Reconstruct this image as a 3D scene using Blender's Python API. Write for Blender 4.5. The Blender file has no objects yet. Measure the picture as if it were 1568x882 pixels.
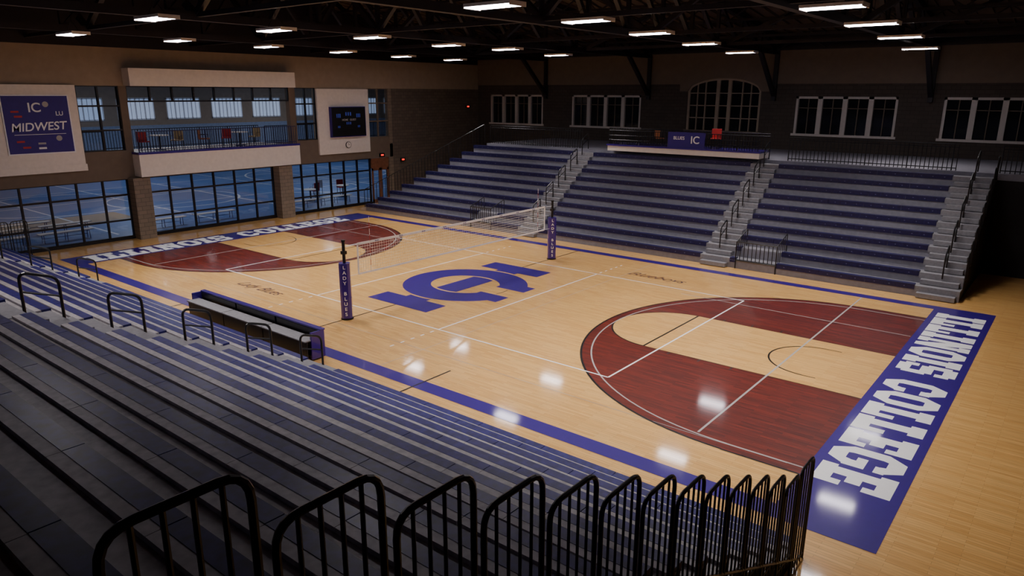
import bpy, math, random
from mathutils import Matrix, Vector
random.seed(4)
SC=bpy.context.scene
COL=SC.collection

# ------------------------------------------------------------------ materials
def new_mat(name):
    m=bpy.data.materials.new(name); m.use_nodes=True
    nt=m.node_tree; b=nt.nodes['Principled BSDF']; return m,nt,b
def mat(name,col,rough=.5,metal=0,var=.12,scale=6,spec=.5,coat=0,bump=0):
    m,nt,b=new_mat(name)
    tc=nt.nodes.new('ShaderNodeTexCoord'); n=nt.nodes.new('ShaderNodeTexNoise'); n.inputs['Scale'].default_value=scale; n.inputs['Detail'].default_value=4
    nt.links.new(tc.outputs['Object'],n.inputs['Vector'])
    r=nt.nodes.new('ShaderNodeValToRGB'); nt.links.new(n.outputs['Fac'],r.inputs[0])
    r.color_ramp.elements[0].position=.3; r.color_ramp.elements[1].position=.7
    r.color_ramp.elements[0].color=(*[c*(1-var) for c in col],1)
    r.color_ramp.elements[1].color=(*[min(1,c*(1+var)) for c in col],1)
    nt.links.new(r.outputs[0],b.inputs['Base Color'])
    b.inputs['Roughness'].default_value=rough; b.inputs['Metallic'].default_value=metal
    b.inputs['Specular IOR Level'].default_value=spec; b.inputs['Coat Weight'].default_value=coat; b.inputs['Coat Roughness'].default_value=.075
    if bump:
        bp=nt.nodes.new('ShaderNodeBump'); bp.inputs['Strength'].default_value=bump; nt.links.new(n.outputs['Fac'],bp.inputs['Height']); nt.links.new(bp.outputs[0],b.inputs['Normal'])
    return m
def emis(name,col,s):
    m,nt,b=new_mat(name); b.inputs['Base Color'].default_value=(*col,1); b.inputs['Emission Color'].default_value=(*col,1); b.inputs['Emission Strength'].default_value=s; return m
def plank(name,c1,c2,mortar,rough,coat=1,streak=.25):
    m,nt,b=new_mat(name); N=nt.nodes.new; K=nt.links.new
    tc=N('ShaderNodeTexCoord'); br=N('ShaderNodeTexBrick'); K(tc.outputs['Object'],br.inputs['Vector'])
    br.inputs['Scale'].default_value=1; br.inputs['Brick Width'].default_value=.9; br.inputs['Row Height'].default_value=.075
    br.inputs['Mortar Size'].default_value=.0018; br.inputs['Bias'].default_value=-.1; br.offset=.37
    br.inputs['Color1'].default_value=(*c1,1); br.inputs['Color2'].default_value=(*c2,1); br.inputs['Mortar'].default_value=(*mortar,1)
    mp=N('ShaderNodeMapping'); mp.inputs['Scale'].default_value=(1.2,22,1); K(tc.outputs['Object'],mp.inputs[0])
    n=N('ShaderNodeTexNoise'); n.inputs['Scale'].default_value=1.6; n.inputs['Detail'].default_value=3; K(mp.outputs[0],n.inputs['Vector'])
    mx=N('ShaderNodeMixRGB'); mx.blend_type='MULTIPLY'; mx.inputs[0].default_value=1
    rr=N('ShaderNodeValToRGB'); K(n.outputs['Fac'],rr.inputs[0]); rr.color_ramp.elements[0].position=.3; rr.color_ramp.elements[1].position=.7
    rr.color_ramp.elements[0].color=(1-streak,1-streak,1-streak,1)
    K(br.outputs['Color'],mx.inputs[1]); K(rr.outputs[0],mx.inputs[2]); K(mx.outputs[0],b.inputs['Base Color'])
    b.inputs['Roughness'].default_value=rough; b.inputs['Coat Weight'].default_value=coat; b.inputs['Coat Roughness'].default_value=.075
    return m
def brickm(name,axis,c1,c2,mort,w=.4,h=.2):
    m,nt,b=new_mat(name); N=nt.nodes.new; K=nt.links.new
    tc=N('ShaderNodeTexCoord'); sp=N('ShaderNodeSeparateXYZ'); cb=N('ShaderNodeCombineXYZ'); K(tc.outputs['Object'],sp.inputs[0])
    K(sp.outputs[axis],cb.inputs[0]); K(sp.outputs[2],cb.inputs[1])
    br=N('ShaderNodeTexBrick'); K(cb.outputs[0],br.inputs['Vector']); br.inputs['Scale'].default_value=1
    br.inputs['Brick Width'].default_value=w; br.inputs['Row Height'].default_value=h; br.inputs['Mortar Size'].default_value=.01
    br.inputs['Color1'].default_value=(*c1,1); br.inputs['Color2'].default_value=(*c2,1); br.inputs['Mortar'].default_value=(*mort,1)
    K(br.outputs['Color'],b.inputs['Base Color']); b.inputs['Roughness'].default_value=.85
    return m
WOOD=plank('maple_wood',(.93,.55,.19),(.79,.415,.12),(.36,.19,.06),.38)
RED=plank('red_stained_wood',(.24,.024,.011),(.12,.011,.007),(.03,.005,.005),.45,streak=.6)
BLUE=mat('royal_blue_paint',(.026,.0004,.225),.45,var=.05,coat=1)
WHITE=mat('white_paint',(.90,.90,.93),.35,var=.02,coat=.3)
LGREY=mat('grey_line_paint',(.42,.40,.40),.35,var=.03,coat=.3)
BLACKL=mat('black_line_paint',(.01,.01,.012),.35,var=.03,coat=.3)
SCRIPT=mat('script_ink',(.06,.03,.05),.4,var=.03)
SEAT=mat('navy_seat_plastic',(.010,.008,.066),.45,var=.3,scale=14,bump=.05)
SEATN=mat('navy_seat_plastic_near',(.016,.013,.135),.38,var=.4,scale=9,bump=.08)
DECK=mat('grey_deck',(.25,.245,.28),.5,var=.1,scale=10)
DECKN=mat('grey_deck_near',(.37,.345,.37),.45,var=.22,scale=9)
STEP=mat('aisle_step_grey',(.23,.225,.25),.6,var=.12,scale=12)
RISER=mat('riser_grey',(.22,.215,.26),.55,var=.1)
CLIP=mat('seat_bracket',(.12,.12,.25),.4)
BLACK=mat('black_powder_coat',(.012,.012,.014),.32,var=.1)
DARK=mat('dark_void',(.015,.013,.015),.8)
STEEL=mat('black_painted_steel',(.010,.007,.012),.55,var=.2)
PLASTER=mat('beige_plaster',(.36,.28,.21),.9,var=.06,scale=3)
PLASTER2=mat('tan_plaster',(.175,.132,.10),.9,var=.06,scale=3)
WPANEL=mat('white_panel',(.84,.77,.70),.8,var=.04)
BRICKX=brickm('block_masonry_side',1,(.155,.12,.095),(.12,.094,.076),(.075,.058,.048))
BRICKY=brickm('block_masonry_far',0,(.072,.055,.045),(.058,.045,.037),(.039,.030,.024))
COLM=brickm('column_masonry',1,(.26,.20,.15),(.21,.165,.125),(.12,.095,.08))
FRAME=mat('window_frame_black',(.008,.007,.010),.4)
FRAMEW=mat('window_frame_white',(.56,.50,.46),.5,var=.04)
DGLASS=mat('dark_window_glass',(.010,.012,.015),.06,var=.05,spec=.6)
ROOF=mat('roof_deck',(.075,.05,.033),.8,var=.2,scale=1)
DOORM=mat('door_brown_wood',(.22,.09,.05),.4,var=.2)
TURF=mat('blue_track_floor',(.09,.18,.42),.4,var=.08,scale=2)
NETM=mat('net_cord',(.75,.7,.6),.7)
REDM=mat('red_plastic',(.42,.02,.025),.5)
ORM=mat('orange_upholstery',(.35,.12,.04),.6)
GOLD=mat('tan_upholstery',(.5,.38,.2),.6)
POSTER=mat('poster_blue',(.024,.006,.21),.5,var=.05)
PBLUE=mat('pale_blue_wall',(.30,.36,.50),.9)
LEDR=emis('red_sign_glow',(1,.03,.02),1.6)
LEDS=emis('scoreboard_digit',(.06,.10,.6),.08)
LIGHTM=emis('lamp_diffuser',(1,.93,1.0),25)
WINGLOW=emis('daylit_pane',(.45,.55,.75),.45)
NAVYR=mat('navy_rail',(.02,.018,.08),.4)
def glassmat():
    m=bpy.data.materials.new('clear_glass'); m.use_nodes=True; nt=m.node_tree; nt.nodes.clear(); N=nt.nodes.new
    o=N('ShaderNodeOutputMaterial'); mx=N('ShaderNodeMixShader'); t=N('ShaderNodeBsdfTransparent'); g=N('ShaderNodeBsdfGlossy'); g.inputs['Roughness'].default_value=.03
    t.inputs[0].default_value=(.88,.92,.97,1); mx.inputs[0].default_value=.05
    nt.links.new(t.outputs[0],mx.inputs[1]); nt.links.new(g.outputs[0],mx.inputs[2]); nt.links.new(mx.outputs[0],o.inputs[0]); return m
GLASS=glassmat()

# ------------------------------------------------------------------ builder
class B:
    def __init__(s): s.v=[];s.f=[];s.m=[];s.mats=[]
    def mi(s,m):
        if m not in s.mats: s.mats.append(m)
        return s.mats.index(m)
    def poly(s,pts,m):
        n=len(s.v); s.v+= [tuple(p) for p in pts]; s.f.append(tuple(range(n,n+len(pts)))); s.m.append(s.mi(m))
    def box(s,x0,x1,y0,y1,z0,z1,m):
        x0,x1=sorted((x0,x1));y0,y1=sorted((y0,y1));z0,z1=sorted((z0,z1))
        n=len(s.v); s.v+=[(x0,y0,z0),(x1,y0,z0),(x1,y1,z0),(x0,y1,z0),(x0,y0,z1),(x1,y0,z1),(x1,y1,z1),(x0,y1,z1)]
        for f in ((3,2,1,0),(4,5,6,7),(0,1,5,4),(1,2,6,5),(2,3,7,6),(3,0,4,7)): s.f.append(tuple(n+i for i in f)); s.m.append(s.mi(m))
    def tube(s,pts,r,m,n=6,closed=False,ang=0):
        pts=[Vector(p) for p in pts]; k=len(pts); base=len(s.v)
        up0=None
        for i,p in enumerate(pts):
            if closed: t=(pts[(i+1)%k]-pts[i-1])
            elif i==0: t=pts[1]-pts[0]
            elif i==k-1: t=pts[-1]-pts[-2]
            else: t=(pts[i+1]-p).normalized()+(p-pts[i-1]).normalized()
            t.normalize()
            if up0 is None:
                up0=Vector((0,0,1)) if abs(t.z)<.9 else Vector((0,1,0))
            a=t.cross(up0)
            if a.length<1e-4: a=t.cross(Vector((1,0,0)))
            a.normalize(); b=a.cross(t).normalized(); up0=b
            for j in range(n):
                th=2*math.pi*j/n+ang; s.v.append(tuple(p+a*math.cos(th)*r+b*math.sin(th)*r))
        mi=s.mi(m)
        for i in range(k if closed else k-1):
            for j in range(n):
                A=base+i*n+j; Bq=base+i*n+(j+1)%n; C=base+((i+1)%k)*n+(j+1)%n; D=base+((i+1)%k)*n+j
                s.f.append((A,Bq,C,D)); s.m.append(mi)
        if not closed:
            s.f.append(tuple(base+j for j in range(n))[::-1]); s.m.append(mi)
            s.f.append(tuple(base+(k-1)*n+j for j in range(n))); s.m.append(mi)
    def beam(s,p,q,w,m): s.tube([p,q],w*.7071,m,4,ang=math.pi/4)
    def cyl(s,x,y,z0,z1,r,m,n=20,rot=0):
        s.prism([(x+r*math.cos(rot+2*math.pi*i/n),y+r*math.sin(rot+2*math.pi*i/n)) for i in range(n)],z0,z1,m)
    def prism(s,pl,z0,z1,m):
        n=len(pl); b=len(s.v); s.v+=[(p[0],p[1],z0) for p in pl]+[(p[0],p[1],z1) for p in pl]; mi=s.mi(m)
        s.f.append(tuple(b+i for i in range(n))[::-1]); s.m.append(mi); s.f.append(tuple(b+n+i for i in range(n))); s.m.append(mi)
        for i in range(n):
            j=(i+1)%n; s.f.append((b+i,b+j,b+n+j,b+n+i)); s.m.append(mi)
    def obj(s,name,parent=None,bevel=0):
        me=bpy.data.meshes.new(name); me.from_pydata(s.v,[],s.f)
        for m in s.mats: me.materials.append(m)
        me.polygons.foreach_set('material_index',s.m); me.update()
        o=bpy.data.objects.new(name,me); COL.objects.link(o)
        if parent: o.parent=parent
        if bevel:
            bv=o.modifiers.new('bevel','BEVEL'); bv.width=bevel; bv.segments=2; bv.limit_method='ANGLE'
        return o
def rnd(pts,r=.1,k=4):
    out=[Vector(pts[0])]
    for i in range(1,len(pts)-1):
        a,b,c=Vector(pts[i-1]),Vector(pts[i]),Vector(pts[i+1])
        d1=(a-b); d2=(c-b); rr=min(r,d1.length*.49,d2.length*.49); p=b+d1.normalized()*rr; q=b+d2.normalized()*rr
        for t in range(k+1):
            t/=k; out.append(p*(1-t)**2+b*2*t*(1-t)+q*t*t)
    out.append(Vector(pts[-1])); return out
def empty(name,loc=(0,0,0)):
    e=bpy.data.objects.new(name,None); e.location=loc; COL.objects.link(e); return e
def text(name,body,size,M,m,parent=None,sx=1,ext=.004,off=.012,shear=0):
    c=bpy.data.curves.new(name,'FONT'); c.body=body; c.size=size; c.align_x='CENTER'; c.align_y='CENTER'; c.extrude=ext; c.offset=size*off; c.shear=shear
    t=bpy.data.objects.new('tmp',c); COL.objects.link(t); bpy.context.view_layer.update()
    me=bpy.data.meshes.new_from_object(t.evaluated_get(bpy.context.evaluated_depsgraph_get())); bpy.data.objects.remove(t)
    me.materials.clear(); me.materials.append(m); me.transform(M@Matrix.Diagonal((sx,1,1,1)))
    o=bpy.data.objects.new(name,me); COL.objects.link(o)
    if parent: o.parent=parent
    return o
def frameM(loc,right,up):
    r=Vector(right).normalized();u=Vector(up).normalized();n=r.cross(u)
    return Matrix(((r.x,u.x,n.x,loc[0]),(r.y,u.y,n.y,loc[1]),(r.z,u.z,n.z,loc[2]),(0,0,0,1)))

XL,XR,YF,YN=-18.3,18.7,21.6,-21.6
ZT=13.2
# ------------------------------------------------------------------ floor + markings
b=B(); b.box(XL,XR,YN,YF,-.15,0,WOOD); b.obj('floor')
m=B(); cnt=[0]
def flat(pl,z,mm):
    cnt[0]+=1; z=z+(cnt[0]%37)*6e-6
    a=sum(pl[i][0]*pl[(i+1)%len(pl)][1]-pl[(i+1)%len(pl)][0]*pl[i][1] for i in range(len(pl)))
    if a<0: pl=pl[::-1]
    m.poly([(p[0],p[1],z) for p in pl],mm)
def rect(x0,x1,y0,y1,z,mm): flat([(x0,y0),(x1,y0),(x1,y1),(x0,y1)],z,mm)
def ring(cx,cy,r0,r1,a0,a1,z,mm,n=48):
    for i in range(n):
        a=a0+(a1-a0)*i/n; c=a0+(a1-a0)*(i+1)/n
        flat([(cx+r0*math.cos(a),cy+r0*math.sin(a)),(cx+r1*math.cos(a),cy+r1*math.sin(a)),(cx+r1*math.cos(c),cy+r1*math.sin(c)),(cx+r0*math.cos(c),cy+r0*math.sin(c))],z,mm)
W2,L2=7.62,14.33
for s in (1,-1):
    cx=s*12.755; a0=math.pi/2 if s>0 else -math.pi/2
    R=6.32
    pl=[(s*L2,s*R)]+[(cx+R*math.cos(a0+math.pi*i/64),R*math.sin(a0+math.pi*i/64)) for i in range(65)]+[(s*L2,-s*R)]
    flat(pl,.002,RED)
    ring(cx,0,R-.05,R+.01,a0,a0+math.pi,.0045,BLACKL,64)
    for t in (1,-1): rect(min(cx,s*L2),max(cx,s*L2),t*R-.025,t*R+.025,.0045,BLACKL)
    ring(cx,0,5.995,6.035,a0,a0+math.pi,.0045,LGREY,64)
    for t in (1,-1): rect(min(cx,s*L2),max(cx,s*L2),t*6.02-.02,t*6.02+.02,.0045,LGREY)
    fx=s*8.54
    pl=[(s*L2,s*1.83)]+[(fx+1.83*math.cos(a0+math.pi*i/40),1.83*math.sin(a0+math.pi*i/40)) for i in range(41)]+[(s*L2,-s*1.83)]
    flat(pl,.0032,WOOD)
    rect(fx-.03,fx+.03,-1.83,1.83,.0045,BLACKL)
    ring(fx,0,1.80,1.85,a0,a0+math.pi,.0045,BLACKL,40)
    ring(cx,0,1.18,1.23,a0,a0+math.pi,.0045,BLACKL,32)
    for t in (1,-1):
        rect(min(cx,s*13.1),max(cx,s*13.1),t*1.21-.02,t*1.21+.02,.0045,BLACKL)
        rect(min(fx,s*L2),max(fx,s*L2),t*1.83-.015,t*1.83+.015,.0045,BLACKL)
        for q in (13.3-.9*k for k in range(4)):
            rect(min(s*(q-1.2),s*(q-1.25)),max(s*(q-1.2),s*(q-1.25)),min(t*1.83,t*2.03),max(t*1.83,t*2.03),.0045,BLACKL)
    rect(s*12.08-.025,s*12.08+.025,-5.9,7.6,.005,LGREY)
    rect(min(s*6.9,s*14.3),max(s*6.9,s*14.3),3.955,3.99,.0048,LGREY)
    rect(min(s*L2,s*16.05),max(s*L2,s*16.05),-8.07,8.07,.0052,BLUE)
    rect(-L2,L2,min(s*W2,s*8.07),max(s*W2,s*8.07),.0052,BLUE)
    rect(s*9-.025,s*9+.025,-4.5,4.5,.0056,WHITE); rect(s*3-.025,s*3+.025,-4.5,4.5,.0056,WHITE)
    rect(-9,9,s*4.5-.025,s*4.5+.025,.0056,WHITE)
    for k in range(5):
        for t in (1,-1): rect(s*3-.025,s*3+.025,min(t*(4.7+.4*k),t*(4.85+.4*k)),max(t*(4.7+.4*k),t*(4.85+.4*k)),.0056,WHITE)
    rect(s*5.6-.025,s*5.6+.025,-8.6,-6.7,.0062,BLACKL)
rect(-.025,.025,-W2,W2,.0046,BLACKL)
ring(0,0,1.80,1.84,0,2*math.pi,.0046,BLACKL,64)
rect(-14,14,-6.05,-6.035,.0044,LGREY); rect(3.9,3.915,-7.6,7.6,.0044,LGREY)
# slab letters
def L_rects(ch,w):
    R=[]
    def r(a,b,c,d): R.append([(a,b),(c,b),(c,d),(a,d)])
    def octo(full):
        k=.26
        o=[(k,0),(w-k,0),(w,k),(w,1-k),(w-k,1),(k,1),(0,1-k),(0,k)]
        i=[(.34,.23),(w-.34,.23),(w-.31,.3),(w-.31,.7),(w-.34,.77),(.34,.77),(.31,.7),(.31,.3)]
        for j in range(8):
            if not full and j==2: continue
            R.append([o[j],o[(j+1)%8],i[(j+1)%8],i[j]])
    if ch=='I': r(0,0,w,.24); r(0,.76,w,1); r(w/2-.18,.22,w/2+.18,.78)
    if ch=='L': r(0,.78,.6,1); r(.12,.22,.46,.8); r(0,0,w,.24); r(w-.22,.22,w,.48)
    if ch=='E': r(0,.78,w,1); r(.1,.2,.42,.8); r(0,0,w,.22); r(.4,.4,w-.2,.6); r(w-.21,.2,w,.36); r(w-.21,.64,w,.8)
    if ch=='N':
        r(.06,.2,.32,1); r(w-.32,0,w-.06,.82); r(0,0,.42,.2); r(w-.44,.8,w,1); R.append([(.06,1),(w-.36,0),(w-.06,0),(.46,1)])
    if ch=='O': octo(True)
    if ch=='C': octo(False); r(w-.3,.62,w,.78); r(w-.3,.22,w,.38)
    if ch=='G': octo(False); r(w-.3,.64,w,.78); r(w-.3,.22,w,.5); r(w-.48,.38,w,.52)
    if ch=='S':
        r(.12,.78,w-.12,1); r(.12,0,w-.12,.22); r(.12,.39,w-.12,.61); r(0,.5,.29,.9); r(w-.29,.1,w,.5); r(w-.24,.66,w,.9); r(0,.1,.24,.34)
    return R
def band_text(s):
    H=1.36; pos=7.25
    for ch in 'ILLINOIS COLLEGE':
        if ch==' ': pos-=.6; continue
        w={'I':.56,'L':.86,'N':1.0,'O':.95,'S':.88,'C':.92,'E':.86,'G':.95}[ch]
        for R in L_rects(ch,w):
            flat([(s*(14.51+v*H),s*(pos-u*.945)) for (u,v) in R],.0060,WHITE)
        pos-=w*.945+.08
band_text(1); band_text(-1)
# centre logo: I (along court width) interlocked with a round C laid over it
def ell(rx0,ry0,rx1,ry1,a0,a1,z,mm,n=56):
    for i in range(n):
        a=a0+(a1-a0)*i/n; c=a0+(a1-a0)*(i+1)/n
        flat([(rx0*math.cos(a),ry0*math.sin(a)),(rx1*math.cos(a),ry1*math.sin(a)),(rx1*math.cos(c),ry1*math.sin(c)),(rx0*math.cos(c),ry0*math.sin(c))],z,mm)
rect(-.5,.5,-3.3,3.3,.0056,BLUE)
for t in (1,-1): rect(-1.45,1.45,min(t*2.55,t*3.5),max(t*2.55,t*3.5),.0057,BLUE)
def C_shape(e,z):
    mm=WOOD if e else BLUE
    da=math.radians(26)-e*.3
    ell(1.35-e,1.22-e,2.4+e,2.28+e,da,2*math.pi-da,z,mm)
    for t in (1,-1): rect(1.15-e,2.45+e,min(t*(.42-e),t*(1.15+e)),max(t*(.42-e),t*(1.15+e)),z+.0003,mm)
C_shape(.09,.0064); C_shape(0,.0071)
m.obj('court_floor_markings')
mk=empty('floor_script_lettering')
text('script_a','Lady Blues',.66,frameM((-5.4,-5.25,.006),(1,0,0),(0,1,0)),SCRIPT,mk,.9,.0005,-.004,.5)
text('script_b','Blueboys',.66,frameM((5.05,5.5,.006),(1,0,0),(0,1,0)),SCRIPT,mk,1.0,.0005,-.004,.5)

# ------------------------------------------------------------------ bleachers
def bleacher(sg,yf,rows,run,rise,z0,secs,aisles,seatd,SM,DM,left=None,cut=(),sh=.17,filler=0):
    b=B()
    Y=lambda d: sg*(yf+d)
    xmin=min(a for a,_ in secs); xmax=max([c for _,c in secs]+[c for _,c in aisles])
    for i in range(rows):
        d=run*i; zs=z0+rise*i; zd=zs-.05; lo=0 if i==0 else zd-rise
        xm=left(i) if left else xmin
        b.box(xm,xmax,Y(d+.08),Y(d+run+.1),zd-.04,zd,DM)
        b.box(xm,xmax,Y(d+.03),Y(d+.06),lo-.02,zd-.03,RISER)
        b.box(xmax-.03,xmax,Y(d+.1),Y(d+run+.1),0,zd-.04,DARK)
        b.box(xm,xm+.03,Y(d+.1),Y(d+run+.1),0,zd-.04,DARK)
        for (a,c) in secs:
            if a==xmin: a=xm
            segs=[(a,c)]
            for (ca,cc,cr) in cut:
                if i<cr and a<=ca and cc<=c: segs=[(a,ca),(cc,c)]
            for (a2,c2) in segs:
                n=max(1,round((c2-a2)/1.52)); st=(c2-a2)/n
                for k in range(n):
                    b.box(a2+k*st+.006,a2+(k+1)*st-.006,Y(d),Y(d+seatd),zs-sh,zs,SM)
                    if filler: b.box(a2+k*st+.003,a2+(k+1)*st-.003,Y(d+seatd),Y(d+seatd+filler),zs-.05,zs-.004,DM)
                    for q in (.2,.5,.8): b.box(a2+(k+q)*st-.02,a2+(k+q)*st+.02,Y(d-.008),Y(d+.0),zs-.11,zs-.08,CLIP)
        for (a,c) in aisles:
            b.box(a,c,Y(d+.02),Y(d+run),zd-.02,zd+.01,STEP)
            b.box(a,c,Y(d+.01),Y(d+.025),zd-rise*.5,zd,STEP)
            hz=zd-rise*.5
            b.box(a+.1,c-.1,Y(d-run*.42),Y(d+.05),hz-.16,hz,STEP)
    b.box(xmin if not left else left(rows-1),xmax,Y(run*rows+.08),Y(run*rows+.12),0,z0+rise*(rows-1)-.06,DARK)
    return b,Y
def hoop(b,x,ya,yb,za,zb,h,bars=0,r=.022,mid=True):
    b.tube(rnd([(x,ya,za),(x,ya,za+h),(x,yb,zb+h),(x,yb,zb)],.14,5),r,BLACK,8)
    if mid and not bars: b.tube([(x,ya,za+h*.6),(x,yb,zb+h*.6)],r*.8,BLACK,6)
    for k in range(bars):
        t=(k+1)/(bars+1); y=ya+(yb-ya)*t; z=za+(zb-za)*t
        b.tube([(x,y,z),(x,y,z+h-.01)],r*.6,BLACK,6)
    if bars: b.tube([(x,ya,za+.1),(x,yb,zb+.1)],r*.8,BLACK,6)

FR,FI,FZ=.54,.385,.43
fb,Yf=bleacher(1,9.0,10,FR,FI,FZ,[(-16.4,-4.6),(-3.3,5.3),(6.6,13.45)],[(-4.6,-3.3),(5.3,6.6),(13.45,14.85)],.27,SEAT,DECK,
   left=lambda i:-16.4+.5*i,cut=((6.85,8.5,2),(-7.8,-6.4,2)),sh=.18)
for (xa) in (-3.95,5.95,14.2):
    for i in range(1,10,2):
        z=FZ+FI*i-.05; hoop(fb,xa,Yf(FR*i-.1),Yf(FR*i+.5),z-.1,z+.2,.85,r=.026)
for i in range(10):
    x=-16.45+.5*i; z=FZ+FI*i
    fb.tube(rnd([(x,Yf(FR*i),z-.2),(x,Yf(FR*i),z+.85),(x+.5,Yf(FR*(i+1)),z+FI+.85),(x+.5,Yf(FR*(i+1)),z+.1)],.1),.02,BLACK,6)
    for k in (1,2,3): t=k/4; fb.tube([(x+.5*t,Yf(FR*(i+t)),z),(x+.5*t,Yf(FR*(i+t)),z+.85+FI*t)],.016,BLACK,5)
for i in range(1,10):
    z=FZ+FI*i-.05; hoop(fb,14.87,Yf(FR*i+.02),Yf(FR*i+.5),z-.2,z-.2,1.05,bars=2,r=.018)
for (a,c) in ((6.85,8.5),(-7.8,-6.4)):
    y=Yf(.0)
    for zz in (1.12,.35): fb.tube([(a,y,zz),(c,y,zz)],.026,BLACK,6)
    fb.tube([(a,y,0),(a,y,1.12)],.024,BLACK,6); fb.tube([(c,y,0),(c,y,1.12)],.024,BLACK,6)
    for k in range(1,10): x=a+(c-a)*k/10; fb.tube([(x,y,.35),(x,y,1.12)],.018,BLACK,5)
    for xx in (a,c):
        fb.tube(rnd([(xx,y,1.12),(xx,y+1.1,1.5),(xx,y+1.1,.6)],.1),.02,BLACK,6)
        for k in (1,2,3,4): fb.tube([(xx,y+.22*k,.4),(xx,y+.22*k,1.12+.076*k)],.014,BLACK,5)
fb.obj('bleachers')

NR,NI,NZ,NY=.69,.325,.42,9.1
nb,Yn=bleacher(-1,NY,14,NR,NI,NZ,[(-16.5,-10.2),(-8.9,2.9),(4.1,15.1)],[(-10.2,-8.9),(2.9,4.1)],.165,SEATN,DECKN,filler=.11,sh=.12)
for xa in (-9.55,3.5):
    for i in range(0,14,2):
        z=NZ+NI*i-.05
        ya=Yn(NR*i+.0); yb=Yn(NR*i+.6)
        nb.tube(rnd([(xa,ya,z-.15),(xa,ya,z+.75),(xa,yb,z+.95),(xa,yb,z)],.16,5),.028,BLACK,8)
        nb.tube(rnd([(xa,ya,z+.4),(xa,(ya+yb)/2,z+.5),(xa,yb,z+.6)],.1),.02,BLACK,6)
nb.obj('bleachers')
g=B()
for xe in (15.17,-16.57):
    for i in range(14):
        z=NZ+NI*i-.05; h=1.44-.0185*i
        hoop(g,xe,Yn(NR*i-.22),Yn(NR*i+.38),z-.35 if i else 0,z-.35 if i else 0,h if i else 1.76,bars=4,r=.021)
    g.tube([(xe,Yn(.1),.15),(xe,Yn(NR*14),NZ+NI*13.8)],.02,BLACK,6)
g.obj('bleacher_end_guard_railing')

# ------------------------------------------------------------------ concourse far + platform + railing
b=B(); b.box(-11.4,XR,14.52,YF,3.75,4.0,RISER); b.box(-11.4,XR,14.55,14.7,0,3.75,DARK); b.box(-11.4,-11.25,14.7,YF,0,3.75,BRICKX)
b.obj('floor_concourse')
b=B(); b.box(-16.5,XR,YN,-18.9,4.45,4.75,RISER); b.obj('floor_concourse_near')
b=B()
def rail(b,x0,x1,y,z,h=1.05,st=.16):
    for zz in (z+h,z+h-.12,z+.1): b.tube([(x0,y,zz),(x1,y,zz)],.022,BLACK,6)
    n=int((x1-x0)/st)
    for k in range(n+1):
        x=x0+(x1-x0)*k/n; big=k%10==0
        b.tube([(x,y,z),(x,y,z+h)],.026 if big else .018,BLACK,5)
rail(b,-11.3,-4.6,14.75,4.0); rail(b,6.7,13.4,14.75,4.0); rail(b,14.9,18.5,14.75,4.0); rail(b,-3.2,5.6,15.3,4.0,1.15)
b.obj('concourse_railing')
PP=empty('press_platform')
b=B(); b.box(-2.45,5.65,13.9,15.2,4.06,4.32,WPANEL); b.box(-2.5,5.7,13.85,15.2,4.32,4.40,BLUE)
for k in range(9): x=-2.3+k*.98; b.tube([(x,13.98,4.4),(x,13.98,5.1)],.02,BLACK,5)
for zz in (4.62,4.85,5.1): b.tube([(-2.4,13.98,zz),(5.6,13.98,zz)],.02,BLACK,5)
for k in range(64): x=-2.35+k*.125; b.tube([(x,13.98,4.4),(x,13.98,5.1)],.017,BLACK,4)
b.obj('platform_deck',PP)
b=B(); b.box(1.0,2.95,13.91,13.95,4.40,5.14,POSTER); b.obj('banner_cloth',PP)
text('banner_logo','IC',.5,frameM((2.45,13.90,4.77),(1,0,0),(0,0,1)),WHITE,PP); text('banner_word','BLUES',.22,frameM((1.6,13.90,4.85),(1,0,0),(0,0,1)),WHITE,PP)
def chair(name,x,y,z,mm,rot=0,s=1):
    b=B(); b.box(-.23,.23,-.23,.23,.42,.48,mm); b.box(-.23,.23,.19,.24,.48,.92,mm)
    for a in (-.2,.2):
        b.tube([(a,-.2,0),(a,-.2,.42)],.018,BLACK,6); b.tube([(a,.21,0),(a,.21,.9)],.018,BLACK,6)
        b.tube(rnd([(a*1.15,-.15,.45),(a*1.15,-.15,.66),(a*1.15,.2,.66)],.05),.014,BLACK,6)
    o=b.obj(name,bevel=.015); o.location=(x,y,z); o.rotation_euler=(0,0,rot); o.scale=(s,s,s); return o
chair('folding_chair',3.25,14.5,4.405,REDM,.3); chair('folding_chair',.2,14.6,4.405,ORM,2.8,.8)

# ------------------------------------------------------------------ left wall
w=B(); x0,x1=XL-.35,XL
def wl(ya,yb,za,zb,mm,xa=x0,xb=x1): w.box(xa,xb,ya,yb,za,zb,mm)
wl(YN,13.1,2.9,3.75,PLASTER2)
wl(YN,13.1,7.2,8.9,PLASTER); wl(YN,YF,8.9,ZT,STEEL)
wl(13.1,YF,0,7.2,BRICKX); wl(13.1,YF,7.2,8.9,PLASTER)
wl(YN,-5.6,3.75,7.2,PLASTER)
wl(7.25,11.1,3.75,7.2,PLASTER); wl(12.85,13.1,0,7.2,COLM)
wl(5.45,5.85,3.75,7.2,PLASTER2); wl(-3.75,-3.4,3.75,7.2,PLASTER2)
wl(5.85,7.25,3.75,4.25,PLASTER2); wl(11.1,12.85,3.75,4.2,PLASTER2); wl(-5.6,-3.75,3.75,4.25,PLASTER2)
wl(YN,-3.8,0,.12,FRAME);wl(-3,4.1,0,.12,FRAME);wl(5,11.2,0,.12,FRAME)
wl(12.73,12.85,0,2.9,COLM)
w.obj('wall_left')
w=B(); w.box(XL-.3,XL+.55,-3.85,-3.05,0,2.95,COLM); w.box(XL-.3,XL+.55,4.1,4.95,0,2.95,COLM); w.obj('wall_left_columns')
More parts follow.
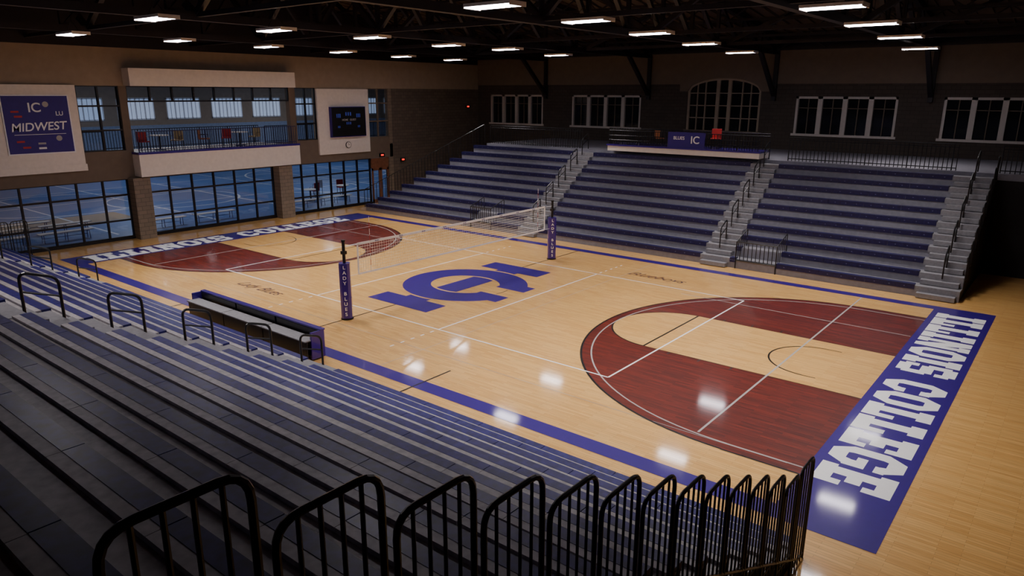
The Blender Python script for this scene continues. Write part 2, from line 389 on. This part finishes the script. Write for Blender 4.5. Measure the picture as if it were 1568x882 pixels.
w=B(); w.box(XL,XL+.12,-14,-5.65,3.75,7.22,WPANEL); w.box(XL,XL+.14,-14,-5.6,3.45,3.75,WPANEL); w.obj('trim_1')
w=B(); w.box(XL,XL+.12,7.25,11.1,3.35,7.15,WPANEL); w.obj('trim_2')
BAL=empty('wall_balcony')
w=B(); w.box(XL-3.2,XL+.7,-3.5,5.45,3.0,4.05,WPANEL); w.box(XL,XL+.72,-3.52,5.47,4.05,4.16,BLUE); w.box(XL,XL+.7,-3.5,5.45,7.2,8.0,WPANEL)
w.box(XL-3.2,XL-.35,-21,-3.5,3.7,4.0,PLASTER2); w.box(XL-3.2,XL-.35,5.45,16,3.7,4.0,PLASTER2)
w.obj('balcony_parapet',BAL)
def railY(b,y0,y1,x,z,h=1.0,st=.14,mm=BLACK):
    for zz in (z+h,z+.1): b.tube([(x,y0,zz),(x,y1,zz)],.022,mm,6)
    n=int((y1-y0)/st)
    for k in range(n+1):
        y=y0+(y1-y0)*k/n; b.tube([(x,y,z),(x,y,z+h)],.028 if k%12==0 else .015,mm,5)
b=B(); railY(b,-3.4,5.35,XL+.55,4.16,.95,mm=NAVYR); b.obj('balcony_railing',BAL)
b=B(); railY(b,-20,-3.6,XL-2.9,4.0); railY(b,5.6,15,XL-2.9,4.0); railY(b,-3.4,5.3,XL-3.1,4.05); b.obj('mezzanine_railing',BAL)
def glazing(name,y0,y1,z0,z1,ny,zs,x=XL-.1,fm=FRAME,t=.08):
    b=B()
    for k in range(ny+1): y=y0+(y1-y0)*k/ny; b.box(x-.06,x+.06,y-t/2,y+t/2,z0,z1,fm)
    for z in [z0,z1]+list(zs): b.box(x-.05,x+.05,y0,y1,z-t/2,z+t/2,fm)
    b.box(x-.005,x+.005,y0,y1,z0,z1,GLASS); return b.obj(name)
glazing('window_1',-21,-3.85,.12,2.9,15,(.95,2.15))
glazing('window_2',-3.05,4.1,.12,2.9,6,(.95,2.15))
glazing('window_3',4.95,11.15,.12,2.9,6,(.95,2.15))
glazing('window_4',-5.6,-3.75,4.25,7.2,2,(5.2,6.3))
glazing('window_5',5.85,7.25,4.25,7.2,2,(5.2,6.3))
glazing('window_6',11.1,12.85,4.2,7.2,2,(5.2,6.3),fm=PLASTER2)
glazing('window_7',-3.4,5.45,6.5,7.2,8,())
b=B()
for k in range(2):
    ya=11.27+.72*k; b.box(XL-.08,XL-.02,ya,ya+.69,0.02,.25,DOORM); b.box(XL-.08,XL-.02,ya,ya+.69,2.1,2.25,DOORM)
    for yy in (ya,ya+.57): b.box(XL-.08,XL-.02,yy,yy+.12,.02,2.25,DOORM)
    b.box(XL-.06,XL-.04,ya+.1,ya+.6,.2,2.15,GLASS); b.tube([(XL+.04,ya+(.62 if k==0 else .08),.9),(XL+.04,ya+(.62 if k==0 else .08),1.3)],.015,CLIP,6)
b.box(XL-.1,XL-.02,11.22,12.7,2.25,2.88,DOORM); b.obj('door_1')
# posters, scoreboard, clock, exit signs
e=empty('wall_banner'); b=B(); X=XL+.13; b.box(X,X+.03,-8.62,-6.0,4.30,6.80,WHITE); b.box(X+.03,X+.04,-8.57,-6.05,4.35,6.75,POSTER)
for yy,zz,c in ((-8.15,6.1,REDM),(-8.05,5.9,REDM),(-8.1,4.85,REDM),(-7.3,4.75,LGREY),(-7.9,4.6,REDM),(-7.3,4.55,WHITE)):
    b.box(X+.04,X+.045,yy-.15,yy+.15,zz-.04,zz+.04,c)
for (yy,zz) in ((-6.6,4.95),(-6.95,6.4)): b.tube([(X+.04,yy,zz),(X+.046,yy,zz)],.12,LGREY,14)
b.obj('panel',e)
text('headline','MIDWEST',.50,frameM((X+.05,-7.3,5.45),(0,1,.03),(0,.15,1)),WHITE,e,.98); text('emblem','IC',.55,frameM((X+.05,-7.4,6.25),(0,1,0),(0,0,1)),WHITE,e)
text('emblem_right','LU',.26,frameM((X+.05,-6.45,6.0),(0,1,0),(0,0,1)),WHITE,e)
b=B(); b.box(X+.045,X+.05,-8.3,-6.3,5.13,5.15,WHITE); b.obj('underline',e)
e=empty('scoreboard'); b=B(); b.box(X,X+.2,8.05,10.65,4.35,6.12,POSTER); b.box(X+.2,X+.21,8.09,10.61,4.39,6.08,BLACK)
for (yy,zz,ww,hh,c) in ((8.6,5.6,.35,.22,LEDS),(9.35,5.7,.5,.2,LEDS),(10.1,5.6,.35,.22,LEDS),(8.6,4.95,.2,.12,LEDS),(10.1,4.95,.2,.12,LEDS),(9.35,5.15,.4,.14,LEDS)):
    for q in range(3): b.box(X+.21,X+.22,yy-ww/2+q*ww/3,yy-ww/2+q*ww/3+ww*.16,zz-hh/2,zz+hh/2,c)
b.obj('cabinet',e); text('label','HOME   GUEST',.16,frameM((X+.225,9.35,5.35),(0,1,0),(0,0,1)),LGREY,e,1)
b=B()
b.tube([(X,9.35,3.85),(X+.05,9.35,3.85)],.2,BLACK,24); b.tube([(X+.05,9.35,3.85),(X+.055,9.35,3.85)],.17,WPANEL,24)
b.box(X+.056,X+.06,9.34,9.36,3.85,3.99,BLACK); b.box(X+.056,X+.06,9.35,9.44,3.84,3.86,BLACK); b.obj('wall_clock')
for (yy,zz) in ((12.1,2.95),(13.9,2.55),(20.4,5.9)):
    b=B(); b.box(XL+.01,XL+.08,yy-.2,yy+.2,zz,zz+.22,BLACK)
    b.box(XL+.08,XL+.085,yy-.11,yy+.11,zz+.06,zz+.16,LEDR); b.obj('exit_sign')

# ------------------------------------------------------------------ far wall
w=B(); y0=YF
grp=[(-17.1,-12.4),(-10.0,-4.85),(4.6,9.6),(11.6,16.6)]
arc=(-1.75,2.65)
z1,z2=4.9,6.85
w.box(XL-.3,XR,y0+.3,y0+.35,0,ZT,DARK)
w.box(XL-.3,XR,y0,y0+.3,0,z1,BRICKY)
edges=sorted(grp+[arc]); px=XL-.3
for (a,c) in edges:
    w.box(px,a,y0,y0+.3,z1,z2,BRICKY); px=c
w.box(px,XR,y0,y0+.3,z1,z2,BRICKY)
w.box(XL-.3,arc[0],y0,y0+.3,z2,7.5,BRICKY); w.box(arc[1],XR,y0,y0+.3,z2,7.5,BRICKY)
w.box(XL-.3,arc[0]-.5,y0-.04,y0+.3,7.5,9.3,PLASTER2); w.box(arc[1]+.5,XR,y0-.04,y0+.3,7.5,9.3,PLASTER2)
w.box(arc[0]-.5,arc[1]+.5,y0-.04,y0+.3,8.15,9.3,PLASTER2)
cx=(arc[0]+arc[1])/2; hw=(arc[1]-arc[0])/2
def az(x,h=hw,zt=7.85,zs=7.1): 
    t=max(0,1-((x-cx)/h)**2); return zs+(zt-zs)*math.sqrt(t)
n=20
for k in range(n):
    xa=arc[0]+2*hw*k/n; xb=xa+2*hw/n
    w.poly([(xa,y0-.04,az(xa)),(xb,y0-.04,az(xb)),(xb,y0-.04,8.16),(xa,y0-.04,8.16)],PLASTER2)
    w.poly([(xa,y0-.04,az(xa)),(xa,y0+.3,az(xa)),(xb,y0+.3,az(xb)),(xb,y0-.04,az(xb))],PLASTER2)
for s,a in ((-1,arc[0]),(1,arc[1])): w.box(a,a+s*.5,y0-.04,y0,7.1,8.16,PLASTER2)
w.box(XL-.3,XR,y0,y0+.3,9.3,ZT,STEEL)
w.obj('wall_far')
wi=8
for (a,c) in grp:
    b=B(); n=4; st=(c-a)/n
    b.box(a,c,y0+.2,y0+.22,z1,z2,DGLASS)
    b.box(a-.1,c+.1,y0-.08,y0+.05,z1-.12,z1,FRAMEW); b.box(a,c,y0+.02,y0+.18,z2-.12,z2,FRAMEW)
    for k in range(n+1): x=a+k*st; t=.12; b.box(x-t,x+t,y0+.02,y0+.18,z1,z2,FRAMEW)
    for k in range(n):
        x=a+(k+.5)*st; b.box(x-.02,x+.02,y0+.14,y0+.19,z1,z2,PLASTER2); b.box(a+k*st,a+(k+1)*st,y0+.14,y0+.19,z2-.62,z2-.58,PLASTER2)
    b.obj('window_%d'%wi); wi+=1
b=B(); b.box(arc[0],arc[1],y0+.2,y0+.22,z1,7.9,DGLASS); b.box(arc[0]-.1,arc[1]+.1,y0-.08,y0+.05,z1-.12,z1,PLASTER2)
for x,t in ((arc[0]+.06,.07),(cx-1.1,.025),(cx-.35,.10),(cx+.35,.10),(cx+1.1,.025),(arc[1]-.06,.07),(cx-1.6,.02),(cx+1.6,.02)):
    b.box(x-t,x+t,y0+.05,y0+.18,z1,az(min(max(x,arc[0]+.05),arc[1]-.05)),PLASTER)
for zz in (5.6,6.3,7.0): b.box(arc[0],arc[1],y0+.1,y0+.18,zz-.025,zz+.025,PLASTER)
b.tube([(arc[0]+2*hw*k/24,y0+.1,az(arc[0]+2*hw*k/24)-.05) for k in range(25)],.09,PLASTER,6)
b.obj('window_12')
b=B(); b.box(XR,XR+.3,YN,YF,0,ZT,BRICKX); b.obj('wall_right')
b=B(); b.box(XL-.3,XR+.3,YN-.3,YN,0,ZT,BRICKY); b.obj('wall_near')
b=B(); b.box(16.85,18.7,8.9,9.4,0,2.3,PLASTER); b.obj('wall_right_pier')

# ------------------------------------------------------------------ roof + trusses
b=B()
EZ,RZ=10.0,12.9
for s in (1,-1):
    b.poly([(XL-.3,s*22,EZ),(XR+.3,s*22,EZ),(XR+.3,0,RZ),(XL-.3,0,RZ)],ROOF)
    for k in range(60):
        x=XL+k*.62; b.beam((x,s*21.5,EZ+.0),(x,0,RZ-.05),.06,ROOF)
b.obj('ceiling')
roofz=lambda y: EZ+(RZ-EZ)*(1-abs(y)/22)
t=B()
for X in (-12.1,-4.3,3.4,11.0,17.6):
    t.beam((X,-21.5,9.15),(X,21.5,9.15),.24,STEEL)
    for s in (1,-1): t.beam((X,s*21.5,roofz(21.5)-.2),(X,0,RZ-.25),.24,STEEL)
    n=16; ys=[-21.5+43*k/n for k in range(n+1)]
    for k,y in enumerate(ys):
        t.beam((X,y,9.15),(X,y,roofz(y)-.2),.14,STEEL)
        if k<n:
            y2=ys[k+1]
            if k<n/2: t.beam((X,y,9.15),(X,y2,roofz(y2)-.2),.16,STEEL)
            else: t.beam((X,y,roofz(y)-.2),(X,y2,9.15),.16,STEEL)
    for s in (1,-1):
        t.beam((X,s*21.45,6.9),(X,s*18.9,9.1),.2,STEEL); t.beam((X,s*21.5,6.6),(X,s*21.5,9.15),.22,STEEL)
for k in range(13):
    y=-21+3.5*k; zt=roofz(y)-.12; zb=zt-.75
    t.beam((XL,y,zt),(XR,y,zt),.1,STEEL); t.beam((XL,y,zb),(XR,y,zb),.1,STEEL)
    n=32
    for q in range(n):
        xa=XL+(XR-XL)*q/n; xb=XL+(XR-XL)*(q+1)/n
        t.beam((xa,y,zb if q%2 else zt),(xb,y,zt if q%2 else zb),.06,STEEL)
for y in (-14.3,-7.2,0,7.2,14.3):
    t.beam((XL,y,9.2),(XR,y,9.2),.14,STEEL)
    for X in (-12.1,-4.3,3.4,11.0):
        t.beam((X,y,9.2),(X+3.8,y,roofz(y)-.3),.18,STEEL); t.beam((X,y,9.2),(X-3.8,y,roofz(y)-.3),.18,STEEL)
t.obj('roof_trusses')
# luminaires
LP=[(6.77,-6.3),(6.57,-2.21),(5.98,2.44),(5.14,8.02),(4.15,14.58),(12.64,-1.65),(12.34,3.14),(11.95,8.71),(11.3,15.83),(-2.18,-9.47),(-9.9,-8.59),
(-2.83,-5.44),(-10.4,-.78),(-2.71,-1.68),(-11.03,3.66),(-3.48,2.98),(-11.88,8.33),(-12.23,12.71),(-3.2,6.43),(-4.26,11.8),(-9.9,-4.9),(7.2,-10.8),(12.9,-6.2),(1.0,-14.3)]  # the pair before the last, out of view, is added to brighten near bleachers
for (x,y) in LP:
    e=empty('high_bay_light',(x,y,8.8)); b=B()
    b.box(-.67,.67,-.29,.29,.0,.07,WPANEL); b.box(-.65,.65,-.27,.27,-.012,0,LIGHTM)
    b.box(-.67,-.65,-.29,.29,-.03,0,WPANEL); b.box(.65,.67,-.29,.29,-.03,0,WPANEL)
    for a in (-.5,.5): b.tube([(a,0,.07),(a*.2,0,.4)],.008,BLACK,4)
    b.tube([(0,0,.38),(0,0,roofz(y)-8.8-.15)],.01,BLACK,4)
    b.obj('fixture',e)
    en=128 if abs(y)<9 else 60
    l=bpy.data.lights.new('lamp','AREA'); l.shape='RECTANGLE'; l.size=1.25; l.size_y=.5; l.energy=en; l.color=(1,.935,.86); l.spread=math.radians(98)
    o=bpy.data.objects.new('lamp',l); COL.objects.link(o); o.parent=e; o.location=(0,0,-.03)
e=empty('ceiling_speaker',(8.0,6.0,10.4)); b=B(); b.box(-.35,.35,-.3,.3,-.3,.3,WPANEL); b.box(-.3,.3,-.32,-.3,-.25,.25,LGREY); b.tube([(0,0,.3),(0,0,1.6)],.02,BLACK,6); o=b.obj('cabinet',e,.03); e.rotation_euler=(.5,.3,.6)

# ------------------------------------------------------------------ net
e=empty('volleyball_net'); b=B()
yA,yB=-5.0,5.0
zt=2.32; zb=1.36
for k in range(101): y=yA+(yB-yA)*k/100; b.tube([(0,y,zb),(0,y,zt)],.004,NETM,3)
for k in range(11): z=zb+(zt-zb)*k/10; b.tube([(0,yA,z),(0,yB,z)],.004,NETM,3)
b.box(-.008,.008,yA,yB,zt-.03,zt+.05,WHITE); b.box(-.006,.006,yA,yB,zb-.03,zb+.03,WHITE)
for y in (yA,yB): b.box(-.008,.008,y-.03,y+.03,zb,zt,WHITE)
for y in (yA,yB):
    s=-1 if y<0 else 1
    for z in (zb,zt): b.tube([(0,y,z),(0,s*5.5,z)],.006,WHITE,5)
for y in (-4.5,4.5):
    for k in range(9): b.tube([(.015,y,zb+.2*k),(.015,y,zb+.2*k+.2)],.007,REDM if k%2 else WHITE,6)
for q in range(9): text('tape_text_%d'%q,'BLUES',.06,frameM((.012,-4.2+q*1.05,zt+.01),(0,1,0),(0,0,1)),BLUE,e,1,.001)
b.obj('mesh',e)
for s in (-1,1):
    Y0=s*5.55
    p=B(); p.cyl(0,Y0,0,2.5,.05,BLACK,14); p.cyl(0,Y0,0,.03,.2,BLACK,20); p.cyl(0,Y0,2.5,2.55,.065,BLACK,14)
    a=math.radians(-45); pl=[]
    for (u,v) in ((.14,.08),(.08,.14),(-.08,.14),(-.14,.08),(-.14,-.08),(-.08,-.14),(.08,-.14),(.14,-.08)):
        pl.append((u*1.2*math.cos(a)-v*1.2*math.sin(a),Y0+u*1.2*math.sin(a)+v*1.2*math.cos(a)))
    p.prism(pl,.05,1.82,BLUE); p.box(-.07,.07,Y0-.07,Y0+.07,2.1,2.2,BLACK)
    p.obj('post_near' if s<0 else 'post_far',e)
    for i,ch in enumerate('LADY BLUES'):
        if ch!=' ': text('pad_letter',ch,.15,frameM((.173*math.cos(a),Y0+.173*math.sin(a),1.70-.168*i),(.7071,.7071,0),(0,0,1)),WHITE,e,1.1,.002)

# ------------------------------------------------------------------ scorer's table
s=B()
xa,xb=-3.9,2.3; ya=-8.2
for k in range(3):
    a=xa+(xb-xa)*k/3; c=xa+(xb-xa)*(k+1)/3
    s.box(a+.01,c-.01,ya,ya+.08,.04,.78,BLUE)
    s.box(a+.02,c-.02,ya-.55,ya-.14,.56,.60,STEP)
    s.box(a+.04,c-.04,ya-.06,ya-.01,.1,.78,BLACK)
    s.box(a+.02,c-.02,ya-.50,ya-.46,.08,.56,BLACK)
s.box(xa,xb,ya-.06,ya+.1,.78,.83,BLUE)
for x in (xa,xb-.06): s.box(x,x+.06,ya-.36,ya+.06,.04,.8,BLUE)
s.box(xa+.05,xb-.05,ya-.3,ya-.02,.08,.12,BLACK)
for x in (-3.4,-1.9,-.3,1.2,2.1):
    s.tube([(x,ya-.1,0.02),(x,ya-.1,.56)],.025,BLACK,6); s.cyl(x,ya-.15,0,.05,.05,BLACK,10)
s.obj('scorers_table',bevel=.012)

# ------------------------------------------------------------------ fieldhouse beyond the glass
FX=-50
b=B(); b.box(FX,XL-.35,-22,48,-.15,0,TURF); b.obj('floor_fieldhouse')
b=B()
for y in (-4,1.5,7,12.5,18,23.5,29): b.box(-46,-20,y,y+.12,.002,.004,WHITE)
for x in (-24,-28,-33,-39,-44): b.box(x,x+.12,-10,40,.0045,.005,WHITE)
for (cx,cy,R) in ((-30,4,4),(-36,20,6),(-28,14,3),(-33,-2,5)):
    for k in range(48):
        a=2*math.pi*k/48; c=2*math.pi*(k+1)/48
        b.poly([(cx+R*math.cos(a),cy+R*math.sin(a),.006),(cx+(R+.15)*math.cos(a),cy+(R+.15)*math.sin(a),.006),(cx+(R+.15)*math.cos(c),cy+(R+.15)*math.sin(c),.006),(cx+R*math.cos(c),cy+R*math.sin(c),.006)],WHITE)
b.box(-27.5,-24.5,-11,-1,.001,.0015,PLASTER)
b.obj('fieldhouse_floor_lines')
b=B(); b.box(FX-.3,FX,-22,48,0,4.0,PBLUE); b.box(FX-.3,FX,-22,48,4.0,10.3,PLASTER)
b.box(FX,XL-.35,48,48.3,0,10.3,PLASTER); b.box(FX,XL-.35,-22.3,-22,0,10.3,PLASTER); b.obj('wall_fieldhouse')
b=B(); b.box(FX,XL-.35,-22,48,10.3,10.5,ROOF); b.obj('ceiling_fieldhouse')
b=B()
for k in range(12):
    y=-8+k*4.4
    for q in range(4):
        ya=y+q*.8; b.box(FX,FX+.05,ya,ya+.72,4.6,6.3,WINGLOW)
        b.box(FX+.05,FX+.12,ya-.05,ya+.02,4.5,6.4,WHITE)
        b.box(FX+.05,FX+.12,ya+.33,ya+.38,4.5,6.4,WHITE)
    b.box(FX+.05,FX+.12,y-.05,y+3.2,6.3,6.42,WHITE); b.box(FX+.05,FX+.12,y-.05,y+3.2,4.48,4.6,WHITE); b.box(FX+.05,FX+.12,y+3.13,y+3.2,4.5,6.4,WHITE)
b.obj('window_13')
for k,(x,y) in enumerate(((-26,0),(-26,14),(-40,6),(-40,24),(-28,30))):  # unseen lamps, added to light the blue floor behind the glass
    e=empty('fieldhouse_fill_light',(x,y,9.2)); b=B(); b.box(-.7,.7,-.3,.3,0,.1,WPANEL); b.box(-.65,.65,-.25,.25,-.01,0,LIGHTM); b.tube([(0,0,.1),(0,0,1.05)],.02,BLACK,6); b.obj('fixture',e)
    l=bpy.data.lights.new('lamp','AREA'); l.size=1.2; l.energy=300; l.color=(.85,.9,1); o=bpy.data.objects.new('lamp',l); COL.objects.link(o); o.parent=e; o.location=(0,0,-.03)
def bench(x,y):
    b=B(); b.box(-.2,.2,-1.2,1.2,.42,.46,WPANEL)
    for yy in (-1,0,1): b.tube(rnd([(-.17,yy,0),(-.12,yy,.42),(.12,yy,.42),(.17,yy,0)],.04),.02,CLIP,6)
    b.tube([(-.1,-1,.2),(-.1,1,.2)],.015,CLIP,6)
    o=b.obj('bench'); o.location=(x,y,0)
for y in (-9,-6.2,-1.5,1.4,7.5,9.8): bench(-20.3,y)
for (x,y) in ((-22.6,-8.2),(-22.6,-5.4),(-24,-6.8)): bench(x,y)
def table(x,y,z):
    b=B(); b.cyl(0,0,.72,.76,.45,WPANEL,24); b.cyl(0,0,.03,.72,.04,BLACK,12); b.cyl(0,0,0,.03,.28,BLACK,20); o=b.obj('cafe_table'); o.location=(x,y,z)
for (y,mm) in ((-2.3,REDM),(-.6,GOLD),(.9,ORM),(2.2,REDM),(3.9,GOLD)):
    chair('lounge_chair',-19.6,y,4.06,mm,random.uniform(0,6.2),1.05)
table(-19.7,-1.45,4.06); table(-19.7,3.05,4.06)
for k in range(5): chair('lounge_chair',-23.5-(k%2)*1.2,8.2+k*1.15,0,REDM if k%3 else WPANEL,random.uniform(0,6.2),1.1)
table(-22.4,9.4,0); table(-22.6,12.2,0)

# ------------------------------------------------------------------ world + camera
w=bpy.data.worlds.new('world'); SC.world=w; w.use_nodes=True; w.node_tree.nodes['Background'].inputs[0].default_value=(.02,.025,.04,1); w.node_tree.nodes['Background'].inputs[1].default_value=.3
C=(17.6718,-19.2402,6.9451); yaw,pit,rol=2.2462,-.2656,.0044; F=1096.0753
f=Vector((math.cos(pit)*math.cos(yaw),math.cos(pit)*math.sin(yaw),math.sin(pit))); rt=Vector((math.sin(yaw),-math.cos(yaw),0)); up=rt.cross(f)
r2=rt*math.cos(rol)+up*math.sin(rol); u2=r2.cross(f)
cam=bpy.data.objects.new('camera',bpy.data.cameras.new('camera')); COL.objects.link(cam)
cam.matrix_world=Matrix(((r2.x,u2.x,-f.x,C[0]),(r2.y,u2.y,-f.y,C[1]),(r2.z,u2.z,-f.z,C[2]),(0,0,0,1)))
cam.data.sensor_width=36; cam.data.lens=36*F/1568; cam.data.clip_end=200; cam.data.clip_start=.05
SC.camera=cam
